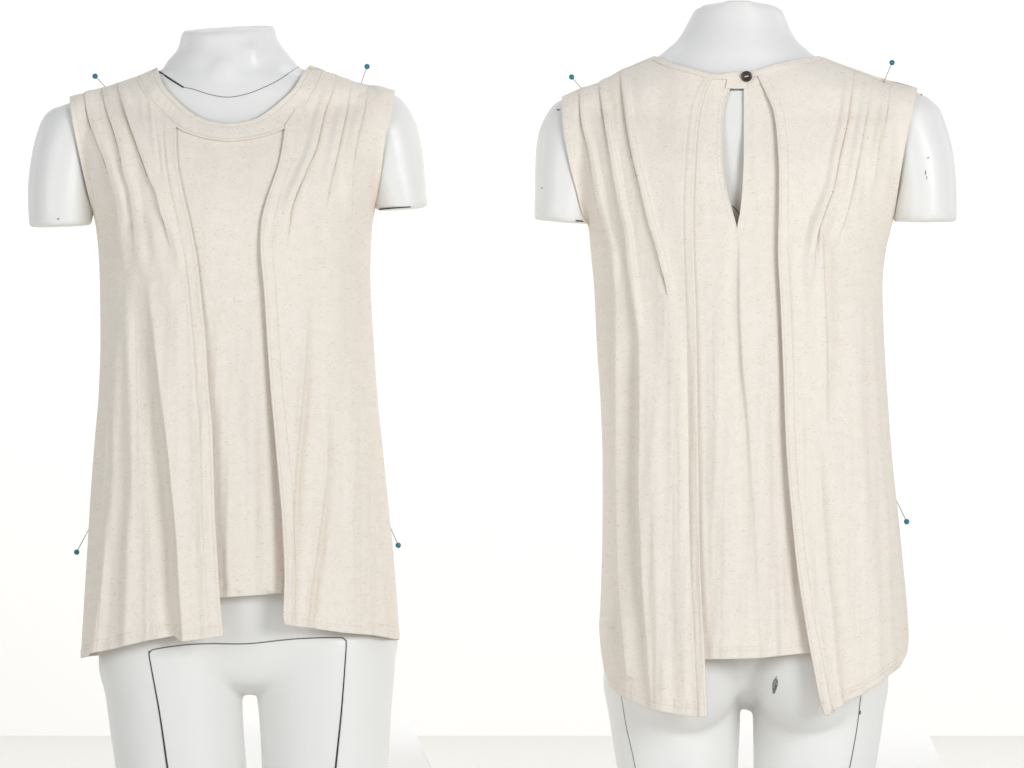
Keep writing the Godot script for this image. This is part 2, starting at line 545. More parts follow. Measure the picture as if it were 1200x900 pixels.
func scuff(b: Body, c: Vector2, ra: float, rb: float, ang: float, o: Vector3) -> ArrayMesh:    # a worn patch on the shell
	var v := PackedVector3Array(); var n := PackedVector3Array(); var idx := PackedInt32Array(); var uv := PackedVector2Array()
	for ring in 5:
		for q in 20:
			var t := TAU * q / 20.0
			var k := ring / 4.0 * (1.0 + 0.07 * sin(t * 5.0 + c.x) + 0.06 * sin(t * 9.0 + c.y))
			var d := Vector2(cos(t) * absf(cos(t)) * ra, sin(t) * rb).rotated(ang) * k + c
			v.append(w(Vector3(d.x, d.y, b.front_z(d.x, d.y) + 0.45 - 0.3 * ring / 4.0), o)); n.append(Vector3(0, 0, 1)); uv.append(d / 40.0)
			if ring:
				var i0 := (ring - 1) * 20 + q; var i1 := (ring - 1) * 20 + (q + 1) % 20
				idx.append_array([i0, i0 + 20, i1, i1, i0 + 20, i1 + 20])
	return mesh_of(v, n, uv, idx)

func body_parts(b: Body, o: Vector3, split: Callable) -> Dictionary:      # part name -> mesh, faces sorted by where they lie
	var lists := {}
	for q in range(0, b.quads.size(), 4):
		var c := (b.verts[b.quads[q]] + b.verts[b.quads[q + 2]]) * 0.5
		var key: String = split.call(c)
		if not lists.has(key): lists[key] = PackedInt32Array()
		(lists[key] as PackedInt32Array).append_array([0]) if false else null
		var l: PackedInt32Array = lists[key]
		l.append_array([b.quads[q], b.quads[q + 1], b.quads[q + 2], b.quads[q + 3]])
		lists[key] = l
	var out := {}
	for key in lists:
		var l: PackedInt32Array = lists[key]
		var new := {}; var v := PackedVector3Array(); var n := PackedVector3Array(); var idx := PackedInt32Array()
		for i in l:
			if not new.has(i):
				new[i] = v.size(); v.append(w(b.verts[i], o)); n.append(Vector3(b.norms[i].x, -b.norms[i].y, b.norms[i].z))
		for q in range(0, l.size(), 4):
			var a: int = new[l[q]]; var c: int = new[l[q + 1]]; var d: int = new[l[q + 2]]; var e: int = new[l[q + 3]]
			idx.append_array([a, c, d, a, d, e])
		out[key] = mesh_of(v, n, PackedVector2Array(), idx)
	return out

func pin(head: Vector3, entry: Vector3, label: String):
	var t := thing("dressmaking_pin", label, "pin", entry, "pins that hold the tops in shape")
	var dir := (entry - head).normalized()
	part("needle", cord(PackedVector3Array([head, entry, entry + dir * 9.0]), [0.5, 0.4], entry, 8), M.steel, t)
	var s := SphereMesh.new(); s.radius = 0.0033; s.height = 0.0066; s.radial_segments = 24; s.rings = 14
	var h := part("pin_head", s, M.teal, t); h.position = w(head, entry)

# ---------------------------------------------------------------- materials
func plain(c: Color, rough: float, metal := 0.0) -> StandardMaterial3D:
	var m := StandardMaterial3D.new(); m.albedo_color = c; m.roughness = rough; m.metallic = metal
	return m

func fabric_image() -> Image:
	var W := 1200; var H := 1600                  # 0.5 mm a texel
	var streak := FastNoiseLite.new(); streak.seed = 5; streak.frequency = 0.03; streak.fractal_octaves = 3
	var fine := FastNoiseLite.new(); fine.seed = 9; fine.frequency = 0.4; fine.fractal_octaves = 1
	var a := PackedByteArray(); a.resize(W * H * 3)
	for y in H:
		var line := 0.0
		for x in W:
			var k := 1.0 + line + streak.get_noise_2d(x * 0.7, y) * 0.012 + fine.get_noise_2d(x * 0.3, y) * 0.014
			var i := (y * W + x) * 3
			a[i] = int(clampf(243.0 * k, 0, 255)); a[i + 1] = int(clampf(235.0 * k, 0, 255)); a[i + 2] = int(clampf(223.0 * (k * 1.3 - 0.3), 0, 255))
	rng.seed = 77
	var inks := [Vector3(200, 154, 108), Vector3(182, 140, 102), Vector3(206, 164, 120), Vector3(210, 178, 146)]
	for q in 26000:
		var x0 := rng.randi_range(0, W - 12); var y0 := rng.randi_range(1, H - 3)
		var big := rng.randf() < 0.05
		var n := rng.randi_range(2, 6) if not big else rng.randi_range(4, 11)
		var s := rng.randf_range(0.1, 0.34) if not big else rng.randf_range(0.15, 0.4)
		var ink: Vector3 = inks[rng.randi() % 4]
		if streak.get_noise_2d(x0 * 0.4 + 900.0, y0 * 0.4) + 0.25 < rng.randf() * 0.5: s *= 0.65
		var drift := rng.randf_range(-0.15, 0.15)
		for k in n:
			for r in (2 if big or q % 3 == 0 else 1):
				var e := s * sin(PI * (k + 0.5) / n) * (1.0 if r == 0 else 0.6)
				var i := (clampi(y0 + r + int(drift * k), 0, H - 1) * W + x0 + k) * 3
				a[i] = int(lerpf(a[i], ink.x, e)); a[i + 1] = int(lerpf(a[i + 1], ink.y, e)); a[i + 2] = int(lerpf(a[i + 2], ink.z, e))
	var im := Image.create_from_data(W, H, false, Image.FORMAT_RGB8, a)
	im.generate_mipmaps()
	return im

func make_materials():
	var cloth := plain(Color(1, 1, 1), 0.95)
	cloth.albedo_texture = ImageTexture.create_from_image(fabric_image())
	cloth.uv1_scale = Vector3(1.0, 0.75, 1.0)
	cloth.cull_mode = BaseMaterial3D.CULL_DISABLED
	cloth.metallic_specular = 0.25
	cloth.backlight_enabled = true; cloth.backlight = Color(0.36, 0.27, 0.17)
	M.cloth = cloth
	M.thread = plain(Color8(231, 220, 204), 0.8)
	var shell := plain(Color8(237, 236, 232), 0.36)
	var rt := NoiseTexture2D.new(); var rn := FastNoiseLite.new(); rn.seed = 8; rn.frequency = 0.02; rn.fractal_octaves = 4; rt.noise = rn; rt.width = 512; rt.height = 512; rt.seamless = true
	var rr := Gradient.new(); rr.set_color(0, Color8(150, 150, 150)); rr.set_color(1, Color8(255, 255, 255)); rt.color_ramp = rr
	shell.roughness = 0.5; shell.roughness_texture = rt; shell.uv1_triplanar = true; shell.uv1_scale = Vector3(5, 5, 5)
	M.shell = shell
	M.joint = plain(Color8(92, 92, 94), 0.7)
	M.dark = plain(Color8(60, 58, 56), 0.8)
	M.fine_joint = plain(Color8(128, 122, 118), 0.7)
	M.steel = plain(Color8(150, 148, 145), 0.35, 0.7)
	M.teal = plain(Color8(26, 122, 140), 0.1)
	M.horn = plain(Color8(62, 52, 46), 0.25)
	var mark := plain(Color8(96, 96, 96), 0.8)
	var nt := NoiseTexture2D.new(); var fn := FastNoiseLite.new(); fn.seed = 3; fn.frequency = 0.09; nt.noise = fn; nt.width = 128; nt.height = 128; nt.seamless = true
	var ramp := Gradient.new(); ramp.set_color(0, Color8(60, 60, 60)); ramp.set_color(1, Color8(190, 190, 190)); nt.color_ramp = ramp
	mark.albedo_color = Color.WHITE; mark.albedo_texture = nt
	M.mark = mark
	M.paper = plain(Color8(246, 243, 239), 0.8)
	M.floor = plain(Color8(242, 240, 233), 0.75)
	M.board = plain(Color8(253, 251, 247), 0.6)

# ---------------------------------------------------------------- the two mannequins
func front_body() -> Body:
	var b := Body.new(); b.ox = 20.0; b.nx = 125
	b.torso = Limb.new([[16, 268, 52, 47, 52], [30, 268, 54, 48, 53], [46, 268.5, 57, 49, 55], [60, 271, 64, 51, 57], [72, 270.5, 74.5, 53, 60], [79, 271.5, 79.5, 54, 61], [84, 275, 88, 55, 62], [87, 279, 98, 56, 62], [94, 281, 120, 58, 63], [102, 282.5, 143, 60, 65], [108, 282, 156, 62, 66], [116, 279, 163, 64, 68], [125, 276, 164, 66, 70],
		[150, 273, 164, 73, 75], [200, 272, 155, 84, 78], [260, 273, 146, 92, 72], [330, 275, 136, 84, 62], [420, 279, 126, 74, 54], [500, 282, 132, 76, 62], [600, 285, 152, 82, 80], [680, 287, 168, 84, 95], [730, 289, 174, 80, 102], [760, 290, 172, 75, 100],
		[780, 291, 128, 69, 86], [797, 292, 62, 58, 62], [806, 293, 30, 42, 44], [811, 293, 12, 22, 24], [813, 293, 2, 4, 4]])
	b.arms = [Limb.new([[113, 104, 4, 8, 8], [122, 100, 20, 28, 28], [129, 95, 35, 36, 36], [140, 90, 40, 41, 41], [156, 85, 41, 44, 44], [180, 78, 40, 45, 45], [216, 73.5, 40, 45, 45], [240, 72, 38.5, 44, 44], [272, 71, 36, 42, 42]]),
		Limb.new([[103, 440, 4, 8, 8], [112, 444, 20, 27, 27], [120, 441, 33, 36, 36], [132, 443, 39, 41, 41], [148, 448, 41, 44, 44], [176, 455, 40, 45, 45], [204, 461, 37, 44, 44], [226, 467, 33, 42, 42], [252, 472, 29.5, 40, 40]])]
	b.arm_cut = [[35, 267, 107, 264], [444, 247, 501, 243]]
	b.legs = [Limb.new([[716, 204, 60, 55, 60], [750, 202.5, 86, 78, 92], [780, 202, 86, 77, 90], [815, 204, 80, 75, 84], [860, 208, 78, 72, 80], [900, 212.5, 76.5, 70, 77], [932, 216, 74, 68, 74]]),
		Limb.new([[716, 376, 60, 55, 60], [750, 377.5, 86, 78, 92], [780, 379, 84, 77, 90], [815, 380.5, 79.5, 75, 84], [860, 381, 76, 72, 80], [900, 381, 74, 70, 77], [932, 380, 72, 68, 74]])]
	b.lumps = [[262, 88, 50, 13, 16, 9, 10], [294, 66, 47, 8, 12, 6, 8], [206, 238, 52, 60, 56, 50, 25], [344, 236, 52, 60, 56, 50, 25]]
	b.top = [214, 36.5, 322, 30, 0.1]
	return b

func back_body() -> Body:
	var b := Body.new(); b.ox = 612.0; b.nx = 130
	b.torso = Limb.new([[0, 865, 47, 50, 48], [12, 865, 52, 52, 49], [33, 864, 61.5, 56, 52], [47, 863.5, 70, 60, 55], [58, 863, 82, 63, 57], [66, 863, 92, 65, 58], [75, 863, 106, 66, 60], [85, 864, 131, 68, 62], [98, 865, 163, 71, 65], [112, 866, 185, 74, 68],
		[135, 867, 193, 79, 72], [160, 867, 188, 84, 76], [220, 867, 172, 88, 86], [300, 867, 155, 77, 92], [420, 870, 138, 58, 76], [500, 872, 146, 66, 76], [600, 874, 162, 86, 82], [680, 875, 166, 96, 84], [740, 875, 167, 92, 80], [775, 875, 166, 76, 74],
		[795, 875, 130, 64, 68], [808, 875.5, 60, 52, 56], [818, 876, 20, 30, 34], [826, 876, 6, 10, 12], [832, 876, 1, 2, 2]])
	b.arms = [Limb.new([[104, 700, 4, 8, 8], [112, 694, 24, 28, 28], [120, 688, 37, 37, 37], [134, 682, 42, 42, 42], [155, 676, 45, 45, 45], [190, 668, 41, 47, 47], [225, 664, 37.5, 46, 46], [268, 658, 32.5, 44, 44]]),
		Limb.new([[102, 1040, 4, 8, 8], [109, 1052, 24, 27, 27], [118, 1055, 36, 36, 36], [132, 1060, 43, 42, 42], [155, 1068, 43, 45, 45], [190, 1078, 40, 47, 47], [225, 1083, 37.5, 46, 46], [268, 1084, 37, 44, 44]])]
	b.arm_cut = [[626, 257, 688, 262], [1047, 260, 1121, 260]]
	b.legs = [Limb.new([[722, 792, 60, 60, 55], [755, 789, 78, 82, 76], [800, 787, 80, 80, 76], [833, 790, 77.5, 68, 74], [865, 792, 74.5, 63, 72], [900, 794, 71, 63, 70], [932, 796, 69, 63, 68]]),
		Limb.new([[722, 956, 60, 60, 55], [755, 959, 78, 82, 76], [800, 961, 80, 80, 76], [833, 959, 77, 68, 74], [865, 957, 74.5, 63, 72], [900, 954.5, 71.5, 63, 70], [932, 952, 69, 63, 68]])]
	b.lumps = [[803, 768, 44, 70, 92, 70, 6], [948, 768, 44, 70, 92, 70, 6]]
	b.top = [812, 12.5, 918, 12.5, -0.19]
	return b

func sheet(b: Body, sil: Array, zcol: int, side: float, layer: Array) -> Sheet:
	var s := Sheet.new(); s.body = b; s.side = side
	s.left = tab(sil, 1); s.right = tab(sil, 2); s.depth = tab(sil, zcol)
	s.layer = tab(layer, 1); s.noise = grain
	return s

func front_station():
	centre = 300.0
	place = Transform3D(Basis(Vector3.UP, atan(0.3 / CAM_DIST)), Vector3(-0.3, EYE, 0))
	var b := front_body(); b.mesh()
	var o := Vector3(292, 925, 0)
	var man := thing("mannequin", "white mannequin seen from the front, neck and upper arms cut flat", "mannequin", o, "white shop mannequins")
	var neck_line := [[187, 85], [215, 105], [227, 107.5], [247, 114], [268, 117], [290, 113], [310, 105], [327, 96], [350, 79]]
	var neck_y := tab(neck_line, 1)
	var hip_l := tab([[758, 176], [900, 198], [930, 203]], 1); var hip_r := tab([[745, 405], [900, 392], [930, 389]], 1)
	var hip_top := tab([[176, 758], [215, 752.5], [245, 751], [290, 751], [330, 747], [355, 745], [405, 745]], 1)
	var parts := body_parts(b, o, func(c: Vector3) -> String:
		if c.y < 125.0 and c.x > 150 and c.x < 390 and c.y < (at(neck_y, c.x) if c.z > -10.0 else 96.0): return "neck_piece"
		if c.y < 275.0 and c.x < 84.0 + (c.y - 113.0) * 0.19: return "arm_left"
		if c.y < 275.0 and c.x > 461.0 - (c.y - 105.0) * 0.16: return "arm_right"
		if c.z > 0.0 and c.y > 740.0 and c.y > at(hip_top, c.x) and c.x > at(hip_l, c.y) and c.x < at(hip_r, c.y): return "hip_panel"
		return "torso")
	for k in parts: part("arm" if k.begins_with("arm") else k, parts[k], M.shell, man)
	part("neck_joint", joint(b, [[215, 105], [227, 107.5], [247, 114], [268, 117], [290, 113], [310, 105], [327, 96], [350, 79]], 0.42, 0.45, o), M.fine_joint, man)
	part("neck_joint", joint(b, [[187, 85], [200, 95], [216, 105.5]], 1.3, 1.0, o), M.dark, man, "wider open end of the neck joint")
	part("hip_joint", joint(b, [[176.5, 762], [180, 758], [215, 752.5], [245, 751], [290, 751], [330, 747], [355, 745], [400, 744.5], [404.5, 748]], 0.6, 0.6, o), M.joint, man)
	part("hip_joint", joint(b, [[176, 759], [176.5, 766], [188, 830], [198, 899], [202, 924]], 0.6, 1.25, o), M.dark, man)
	part("hip_joint", joint(b, [[404.5, 747], [404.5, 756], [399, 830], [392, 899], [390, 924]], 0.6, 1.3, o), M.dark, man)
	part("arm_rim", joint(b, [[444, 245.8], [462, 244.6], [480, 243.4]], 0.9, 0.7, o, -0.2), M.dark, man)
	part("scuff_mark", scuff(b, Vector2(70, 258), 1.4, 1.1, 0.0, o), M.mark, man)

	# the top: outlines of the cloth (y, left, right, reach to the front, reach to the back)
	var sil := [[100, 60, 482, 0, 0], [114, 60, 482, 24, 24], [130, 62, 480, 55, 52], [150, 67, 474, 76, 70], [190, 84, 457, 97, 84], [225, 98, 445, 108, 82], [246, 108, 439, 112, 80], [268, 113, 436, 113, 78], [320, 117, 434, 109, 78], [400, 118, 438, 102, 82], [460, 116, 442, 100, 90],
		[520, 111, 448, 100, 98], [580, 106.5, 454, 101, 104], [640, 103, 460, 103, 110], [720, 98, 466.5, 106, 116], [772, 95, 469, 109, 119], [800, 94, 470, 110, 120]]
	var bo := Vector3(285, 770, 0)
	var top := thing("sleeveless_top", "cream sleeveless jersey top seen from the front, open overlay panels with shoulder pleats", "top", bo, "cream sleeveless tops")

	# middle panel under the overlays
	var mid := sheet(b, sil, 3, 1.0, [[0, 0.0], [200, 0.0], [700, -2.0]])
	mid.folds = [fold([[300, 330, 0], [306, 430, 2.0], [312, 560, 3.0], [316, 690, 3.0]], 14.0), fold([[262, 420, 0], [270, 560, 1.6], [275, 690, 2.2]], 12.0), fold([[240, 200, 0], [255, 300, 0.8], [262, 420, 0]], 16.0)]
	part("centre_panel", panel(mid, [[[196, 140], [204, 300], [222, 500], [228, 703]], [[226, 157], [238, 400], [244, 702]], [[250, 163], [256, 400], [263, 699.5]], [[280, 164], [290, 400], [297, 697.5]], [[310, 159], [325, 400], [331, 694.5]], [[342, 142], [375, 300], [392, 500], [400, 690]]], [24, 16, 18, 20, 24], bo, 2.4, [0, 0], true, Vector2(0.1, 0.2), false), M.cloth, top)
	part("hem_stitching", stitches(mid, along_hem(mid, 240, 345, -13.0), bo), M.thread, top)
	part("hem_stitching", stitches(mid, along_hem(mid, 240, 345, -8.5), bo), M.thread, top)

	# left overlay
	var g0 := [[82, 115], [88, 150], [97, 195], [107, 240], [113, 268], [117, 320], [118, 400], [116, 460], [111, 520], [106.5, 580], [103, 640], [98, 720], [95.5, 770]]
	var p1 := [[99, 110.5], [105, 141], [115, 168], [126, 195], [134, 221], [140, 240], [141, 261], [138, 283], [136, 340], [134, 450], [130, 600], [119, 765]]
	var p2 := [[119, 104], [125, 128], [135, 157], [142, 181], [147, 205], [155, 232], [157, 253], [158.5, 280], [160, 340], [162, 450], [168, 600], [174, 750.5]]
	var p3 := [[137, 98], [147, 133], [158, 163], [170, 195], [177, 213], [185, 229], [191, 251], [197, 272], [200, 292], [200, 340], [200, 450], [203, 600], [206, 744.5]]
	var g4 := [[160, 90], [172, 130], [182, 175], [192, 220], [203, 262], [209, 292], [212, 340], [215, 450], [214, 600], [213, 751]]
	var g5 := [[184, 126], [190, 170], [199, 215], [212, 262], [220, 292], [224, 340], [230, 450], [235, 600], [238, 748]]
	var ed := [[207, 150], [209, 190], [215, 225], [223, 260], [231, 300], [237, 350], [242, 400], [246, 460], [250, 500], [252, 560], [253, 600], [256, 650], [259, 700], [263, 744]]
	var ov := sheet(b, sil, 3, 1.0, [[0, 0.8], [90, 1.0], [120, 2.2], [160, 2.8], [300, 3.5], [760, 6.0]])
	ov.edge = tab(swap(ed), 1); ov.edge_dir = 1; ov.seam = 14.0; ov.lift = tab([[150, 0], [300, 0.5], [450, 3.0], [600, 6.0], [744, 6.0]], 1)
	ov.pleats = [pleat(p1, 4.0, 235, 286, 15.0, -1), pleat(p2, 4.2, 235, 288, 14.0, -1), pleat(p3, 5.0, 250, 296, 14.0, -1)]
	ov.folds = [fold([[168, 300, 0], [173, 345, 1.5], [181, 400, 5.5], [190, 470, 9.0], [197, 520, 11.0], [203, 580, 12.0], [208, 640, 12.0], [211, 700, 11.5], [214, 756, 9.0]], 19.0, 1, 4.5),
		fold([[166, 112, 0], [168, 130, 1.0], [171, 165, 0]], 2.6), fold([[176, 112, 0], [179, 140, 1.4], [183, 180, 1.0], [186, 205, 0]], 2.6), fold([[184, 132, 0], [188, 160, 1.5], [193, 200, 1.0], [196, 225, 0]], 2.6), fold([[192, 142, 0], [196, 175, 1.2], [203, 225, 0]], 2.6),
		fold([[206, 330, 0], [211, 400, 2.0], [216, 470, 1.0], [220, 520, 0]], 9.0), fold([[232, 470, 0], [236, 520, 2.2], [239, 600, 3.0], [243, 690, 2.4], [246, 748, 2.0]], 7.0),
		fold([[148, 330, 0], [151, 390, 1.7], [155, 450, 2.0], [157, 540, 2.5], [154, 640, 3.0], [150, 770, 3.0]], 7.0), fold([[135, 360, 0], [137, 430, 1.6], [133, 560, 2.5], [124, 680, 4.0], [114, 772, 5.0]], 6.0), fold([[124, 280, 0], [128, 380, 1.2], [124, 520, 2.0], [112, 690, 2.5], [104, 772, 2.5]], 4.0),
		fold([[142, 250, 0], [146, 285, 2.6], [150, 320, 1.2], [154, 345, 0]], 8.0), fold([[162, 258, 0], [165, 295, 2.4], [170, 330, 0]], 8.0), fold([[176, 240, 0], [182, 275, 2.0], [188, 320, 0]], 7.0), fold([[205, 262, 0], [210, 292, 2.2], [213, 330, 0]], 6.0)]
	part("overlay_panel", panel(ov, [g0, p1, p2, p3, g4, g5, ed], [26, 24, 24, 14, 16, 18], bo, 2.0, [0, 1], true, Vector2(0.0, 0.0)), M.cloth, top)
	part("edge_stitching", stitches(ov, along_x(ov.edge, 158, 740, -14.0), bo), M.thread, top)
	part("edge_stitching", stitches(ov, along_x(ov.edge, 156, 740, -3.0), bo, 3.4, 2.2, 0.35), M.thread, top)
	part("hem_stitching", stitches(ov, along_hem(ov, 100, 258, -13.0), bo), M.thread, top)
	part("hem_stitching", stitches(ov, along_hem(ov, 100, 258, -8.5), bo), M.thread, top)
	part("armhole_stitching", stitches(ov, along_x(tab(swap(g0), 1), 120, 240, 6.0), bo, 3.4, 2.2, 0.35), M.thread, top)

	# right overlay
	var h0 := [[463, 106], [459, 129], [450, 167], [445, 209], [439.5, 246], [436, 268], [434, 320], [438, 400], [442, 460], [448, 520], [454, 580], [460, 640], [466, 710], [468.5, 749]]
	var q1 := [[431, 99], [426, 132], [419, 159], [414, 185], [411, 220], [412, 250], [412, 300], [416, 400], [424, 550], [436, 745.5]]
	var q2 := [[411, 94.5], [407, 124], [401, 153], [393, 188], [386, 217], [382, 241], [380, 270], [380, 320], [386, 450], [393, 600], [400, 741.5]]
	var q3 := [[393, 86.5], [389, 108], [379, 137], [370, 175], [359, 201], [346, 231], [339.5, 252], [337, 284], [338, 330], [344, 450], [356, 600], [370, 736.5]]
	var h4 := [[379, 83], [368, 112], [358, 150], [347, 190], [334, 228], [326, 258], [322, 290], [324, 330], [330, 450], [342, 600], [352, 734]]
	var he := [[334, 149], [331, 172], [327, 193], [319, 217], [311, 241], [306, 265], [305, 289], [309, 342], [313, 410], [317, 467], [320.5, 509], [324.5, 558], [329, 616], [331, 673], [330, 717], [333, 731]]
	var ow := sheet(b, sil, 3, 1.0, [[0, 0.8], [90, 1.0], [120, 2.2], [160, 2.8], [300, 3.5], [760, 6.0]])
	ow.edge = tab(swap(he), 1); ow.edge_dir = -1; ow.seam = 14.0; ow.lift = tab([[150, 2.0], [200, 1.0], [260, 1.5], [320, 3.5], [420, 6.0], [520, 8.5], [640, 10.0], [735, 9.0]], 1); ow.lift_w = 20.0
	ow.pleats = [pleat(q1, 3.6, 210, 262, 15.0, 1), pleat(q2, 3.8, 210, 255, 16.0, 1), pleat(q3, 4.4, 245, 296, 15.0, 1)]
	ow.folds = [fold([[358, 118, 0], [356, 133, 2.0], [353, 150, 1.4], [350, 180, 0]], 5.0, -1, 1.5), fold([[330, 232, 0], [325, 250, 1.6], [324, 280, 1.6], [326, 310, 0]], 4.0), fold([[318, 225, 0], [315, 255, 1.2], [314, 300, 0]], 4.0),
		fold([[364, 340, 0], [361, 380, 2.2], [355, 450, 5.5], [349, 510, 6.5], [345, 560, 5.5], [341, 650, 3.5], [340, 736, 2.5]], 9.0, -1, 3.5),
		fold([[388, 470, 0], [384, 540, 3.5], [374, 620, 6.0], [364, 690, 6.5], [358, 740, 5.0]], 9.0, -1, 4.0), fold([[410, 440, 0], [412, 560, 2.2], [408, 680, 2.4], [406, 745, 2.0]], 12.0), fold([[398, 300, 0], [392, 380, 1.4], [394, 460, 0]], 12.0), fold([[432, 330, 0], [434, 450, 1.5], [444, 600, 2.0], [452, 750, 2.0]], 7.0)]
	part("overlay_panel", panel(ow, [he, h4, q3, q2, q1, h0], [18, 14, 22, 24, 30], bo, 2.0, [1, 0], true, Vector2(0.33, 0.11)), M.cloth, top)
	part("edge_stitching", stitches(ow, along_x(ow.edge, 158, 728, 14.0), bo), M.thread, top)
	part("edge_stitching", stitches(ow, along_x(ow.edge, 156, 728, 3.0), bo, 3.4, 2.2, 0.35), M.thread, top)
	part("hem_stitching", stitches(ow, along_hem(ow, 338, 464, -13.0), bo), M.thread, top)
	part("hem_stitching", stitches(ow, along_hem(ow, 338, 464, -8.5), bo), M.thread, top)

	# far side, one plain panel
	var far := sheet(b, sil, 4, -1.0, [[0, 1.5], [760, 3.0]])
	far.folds = [fold([[200, 200, 0], [190, 400, 5.0], [180, 770, 9.0]], 22.0), fold([[270, 200, 0], [275, 400, 5.0], [285, 770, 9.0]], 22.0), fold([[350, 200, 0], [360, 400, 5.0], [380, 770, 9.0]], 22.0)]
	part("rear_panel", panel(far, [g0, [[119, 104], [150, 300], [150, 770]], [[160, 90], [200, 300], [210, 775]], [[215, 93], [235, 300], [245, 778]], [[270, 95], [275, 300], [285, 778]], [[325, 92], [320, 300], [330, 775]], [[381, 84], [365, 300], [385, 768]], [[411, 95.5], [405, 300], [430, 758]], h0], [14, 12, 12, 12, 12, 12, 12, 14], bo, 6.0, [0, 0], true, Vector2(0.2, 0.4)), M.cloth, top)

	# collar band
	var inn := smooth_line([[184, 79.5], [192, 103], [205, 118], [220, 132], [237, 142], [254, 147], [274, 148], [301, 142], [326, 124], [344, 107], [355, 89], [363.5, 76]], 2.0)
	var out := smooth_line([[159, 90.5], [175, 118], [192, 137], [208, 152], [226, 160.5], [250, 167], [276, 168.5], [308, 163], [334, 153], [353, 136], [368, 112], [381, 82.5]], 2.0)
	var cs := sheet(b, sil, 3, 1.0, [[0, 2.0], [95, 2.6], [125, 3.4], [160, 3.5]])
	cs.noise = grain
	part("collar_band", band(cs, inn, out, bo, 14), M.cloth, top)
	part("collar_stitching", stitches(cs, inset(inn, out, 0.88), bo, 3.2, 2.1, 0.35), M.thread, top)
	part("collar_stitching", stitches(cs, inset(inn, out, 0.22), bo, 3.2, 2.1, 0.3), M.thread, top)

	place_pins(b, [[Vector3(112, 90, 6), Vector3(124.5, 103, 4), "teal headed pin in the left shoulder pleats of the front view top"], [Vector3(430, 78, 6), Vector3(423, 98, 4), "teal headed pin in the right shoulder seam of the front view top"],
		[Vector3(90.5, 646.5, 8), Vector3(103.5, 622, 2), "teal headed pin sticking out of the lower left side of the front view top"], [Vector3(466.5, 639, 8), Vector3(455.5, 614, 2), "teal headed pin sticking out of the lower right side of the front view top"]])
	board("low white board under the mannequin seen from the front")

func place_pins(_b: Body, list: Array):
	for p in list: pin(p[0], p[1], p[2])

func inset(a: Array, b: Array, t: float) -> Array:
	var out := []
	for k in 80:
		var i := pick(a, k / 79.0); var j := pick(b, k / 79.0)
		out.append([lerpf(i.x, j.x, t), lerpf(i.y, j.y, t)])
	return out

func pick(l: Array, t: float) -> Vector2:
	var f := t * (l.size() - 1); var i := mini(int(f), l.size() - 2)
	return Vector2(l[i][0], l[i][1]).lerp(Vector2(l[i + 1][0], l[i + 1][1]), f - i)

# a band of cloth between two lines, its edges turned under
func band(sp: Sheet, inn: Array, out: Array, o: Vector3, across: int, flip := false, groove := true) -> ArrayMesh:
	var rows := []
	var n := 150
	for k in n + 1:
		var a := pick(inn, float(k) / n); var b := pick(out, float(k) / n)
		var side := (b - a).normalized()
		var pr := PackedVector3Array()
		for e in [[3.0, -2.6], [-0.2, -1.6], [-0.7, -0.6]]:
			var p: Vector2 = a + side * e[0]; pr.append(sp.point(p.x, p.y, e[1]))
		for q in across + 1:
			var t := float(q) / across
			var p := a.lerp(b, t)
			var d := 0.0
			if groove:
				var len := a.distance_to(b)
				d = -0.7 * exp(-pow((t - 0.88) * len / 1.3, 2.0)) - 0.5 * exp(-pow((t - 0.22) * len / 1.3, 2.0))
				d += 0.3 * sin(k * 1.1 + sin(k * 0.23) * 2.0) * exp(-pow((t - 0.6) * 2.2, 2.0))
			pr.append(sp.point(p.x, p.y, d))
		for e in [[0.6, -0.7], [0.4, -1.8], [-3.0, -3.0]]:
			var p: Vector2 = b + side * e[0]; pr.append(sp.point(p.x, p.y, e[1]))
		rows.append(pr)
	return grid_mesh(rows, o, flip, Vector2(0.5, 0.3))

